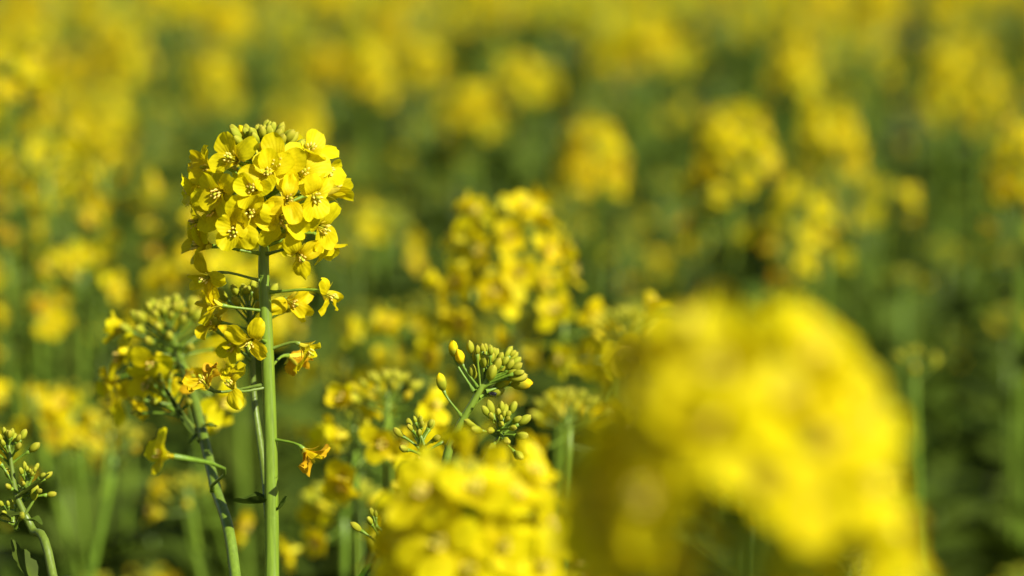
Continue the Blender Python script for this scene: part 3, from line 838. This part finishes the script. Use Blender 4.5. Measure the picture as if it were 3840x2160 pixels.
# ================================================================== the rest of the field
def field_variant(rng, leafy=False, tall=1.0):
    """stem, leaf and flower head arrays of one plant, foot at the origin"""
    parts = []
    H = 1.05 * tall
    top = Vector((rng.uniform(-.05, .05), rng.uniform(-.05, .05), H))
    P = smooth_path([(0, 0, 0), top * .5 + Vector((rng.uniform(-.02, .02), rng.uniform(-.02, .02), 0)), top], 10)
    parts.append(('stem', tube(P, [.005, .0034, .0022, .0012], 6, C_STEM * .7, C_STEM * .85)))
    heads = [(top, Vector((top.x * .5, top.y * .5, 1)), rng.randint(0, 3) if leafy else rng.randint(18, 32), rng.randint(14, 26))]
    for k in range(rng.randint(1, 2) if leafy else rng.randint(1, 2)):
        a = rng.uniform(0, 6.28); rr = rng.uniform(.05, .13)
        t = Vector((rr * math.cos(a), rr * math.sin(a), H - rng.uniform(.01, .12)))
        base = top * rng.uniform(.55, .75)
        mid = base.lerp(t, .45) + Vector((math.cos(a), math.sin(a), 0)) * .02
        parts.append(('branch', tube(smooth_path([base, mid, t], 7), [.002, .0016, .001], 5, C_STEM, C_STEM)))
        heads.append((t, t - mid + Vector((0, 0, .1)), rng.randint(0, 2) if leafy else rng.randint(4, 22), rng.randint(10, 24)))
        parts.append(('leaf', MB().add(leaf(rng, rng.uniform(.05, .09), rng.uniform(.008, .014), 70, 5, 7), Matrix.Translation(base) @ rotz(a - 1.57)).arrays()))
    for t, ax, n, nb in heads:
        b, fl = raceme(rng, n, nb, rng.uniform(.016, .030), (.011, .018), (40, 104))
        for A, B, f, kind in fl:
            q = rng.choice(FLOW_LOW[kind])
            b.add(q, frame(f, rng.uniform(0, 6), B, 1.05), np.array((1, rng.uniform(.9, 1.03), 1)) * rng.uniform(.9, 1.05))
        m = MB().add(b.arrays(), frame(ax, 0, t))
        parts.append(('flower_head', m.arrays()))
    for k in range(rng.randint(17, 21) if leafy else rng.randint(8, 11)):
        h = rng.uniform(.35, .98) if leafy else rng.uniform(.25, .9)
        m = MB().add(leaf(rng, rng.uniform(.10, .19) * (1.3 - .7 * h), rng.uniform(.024, .04) * (1.3 - .7 * h), rng.uniform(60, 120), 5, 8, col=C_LEAF if rng.random() < .4 else C_LEAF2),
                     Matrix.Translation(top * h) @ rotz(rng.uniform(0, 6.28)))
        parts.append(('leaf', m.arrays()))
    return parts

RV = random.Random(91)
VARIANTS = [field_variant(RV) for _ in range(9)] + [field_variant(RV, True) for _ in range(5)]
VMESH = [[(nm, to_mesh(a, nm)) for nm, a in v] for v in VARIANTS]
TAKEN = [(o.location.x, o.location.y) for o in COL.objects if o.parent is None and o.get('category') == 'flower']

def far_label(x, y):
    half = .5 * W / D * y
    if y > 3.8:
        return 'distant blurred rapeseed plant in the yellow band along the top of the picture', 'rapeseed plants in the far yellow band'
    if x < -half * .25:
        return 'leafy green rapeseed plant in the middle distance behind the tall head, left part of picture', 'middle distance plants at left'
    if x > half * .25:
        return 'leafy green rapeseed plant in the middle distance, right part of picture', 'middle distance plants at right'
    return 'leafy green rapeseed plant in the middle distance above the picture centre', 'middle distance plants at centre'

def place_variant(k, x, y, rz, sc, zs, tilt, label, group):
    g = thing('rapeseed_plant', (0, 0, 0), label, 'flower', group)
    g.matrix_basis = Matrix.Translation((x, y, 0)) @ rotz(rz) @ Matrix.Rotation(tilt, 4, 'X') @ Matrix.Diagonal((sc, sc, zs, 1))
    for nm, me in VMESH[k]:
        link(nm, me, g)

RF = random.Random(17)
pts = []
def try_points(n, y0, y1, dmin, margin, hold=None):
    got = 0
    for _ in range(n * 40):
        if got >= n:
            break
        y = math.sqrt(RF.uniform(y0 * y0, y1 * y1))
        half = .5 * W / D * y + margin
        x = RF.uniform(-half, half)
        if any((x - a) ** 2 + (y - b) ** 2 < dmin * dmin for a, b in pts) or any((x - a) ** 2 + (y - b) ** 2 < .10 ** 2 for a, b in TAKEN):
            continue
        pts.append((x, y)); got += 1
try_points(20, 3.1, 3.8, .13, .04)
try_points(40, 3.8, 5.2, .13, .04)
try_points(42, 5.2, 6.5, .12, .04)
for (x, y) in pts:
    lb, gp = far_label(x, y)
    h = RF.gauss(1.0, .04) if y > 3.8 else RF.uniform(.88, .95)
    leafy = RF.random() < (1.0 if y < 3.8 else .38 if y < 4.4 else .15)
    place_variant(RF.randrange(9, 14) if leafy else RF.randrange(9), x, y, RF.uniform(0, 6.28), RF.uniform(.92, 1.08), min(1.06, max(.85, h)), RF.uniform(-.04, .04), lb, gp)
# low plants that fill the green gloom under the heads in the middle of the picture
low = []
for _ in range(2000):
    if len(low) >= 70:
        break
    y = RF.uniform(1.5, 3.6); x = RF.uniform(-1, 1) * (.5 * W / D * y + .05)
    if all((x - a) ** 2 + (y - b) ** 2 > .085 ** 2 for a, b in low + TAKEN):
        low.append((x, y))
for (x, y) in low:
    place_variant(RF.randrange(9, 14), x, y, RF.uniform(0, 6.28), RF.uniform(.9, 1.0), RF.uniform(.76, .86) + .022 * y, RF.uniform(-.05, .05),
                  'short leafy rapeseed plant in the dark green gaps under the taller heads', 'short plants in the green gaps')

def build_field_mass():
    """everything further out and to the sides: one mass of plants nobody could count"""
    rng = random.Random(99)
    lows = []
    for k in range(5):
        b = MB()
        top = Vector((0, 0, 1.04))
        b.add(tube(np.array([(0, 0, 0), (0.01, 0, .5), top]), [.005, .004, .002], 4, C_STEM, C_STEM))
        for q in range(4):
            a = rng.uniform(0, 6.28); rr = rng.uniform(.0, .12)
            t = Vector((rr * math.cos(a), rr * math.sin(a), 1.04 - rng.uniform(0, .2)))
            b.add(tube(np.array([(0, 0, .6), (t.x * .6, t.y * .6, .6 + (t.z - .6) * .5), t]), [.002, .002, .001], 3, C_STEM, C_STEM, cap=False))
            for A, B, f, kind in head_flowers(t, (0, 0, 1), 13, rng):
                s = rng.uniform(.013, .017)
                v = np.array([(-s * .5, -s * .5, .002), (s * .5, -s * .5, -.001), (s * .5, s * .5, .002), (-s * .5, s * .5, -.001)])
                b.add((v, np.array([[0, 1, 2, 3]]), colours(4, C_PETAL * rng.uniform(.85, 1.0)), np.zeros(1, dtype=int)), frame(f, rng.uniform(0, 6), B))
        for q in range(8):
            h = rng.uniform(.25, .8)
            b.add(leaf(rng, .15, .03, 90, 3, 5), Matrix.Translation((0, 0, h)) @ rotz(rng.uniform(0, 6.28)))
        lows.append(b.arrays())
    m = MB()
    n = 0
    while n < 1700:
        y = rng.uniform(-1.5, 14) if n < 1100 else rng.uniform(6.5, 34)
        x = rng.uniform(-5, 5) if n < 1100 else rng.uniform(-12, 12)
        half = .5 * W / D * max(y, 0) + .09
        if y < 6.5 and abs(x) < max(half, .62 if y < 1.6 else .3):
            continue
        s = rng.uniform(.92, 1.06)
        m.add(rng.choice(lows), Matrix.Translation((x, y, 0)) @ rotz(rng.uniform(0, 6.28)) @ Matrix.Diagonal((1.05, 1.05, s, 1)))
        n += 1
    o = link('rapeseed_field', m.mesh('rapeseed_field'))
    o['kind'] = 'stuff'; o['label'] = 'mass of yellow rapeseed flowers stretching away beyond the nearer plants'; o['category'] = 'flower field'
build_field_mass()
bpy.context.view_layer.update()
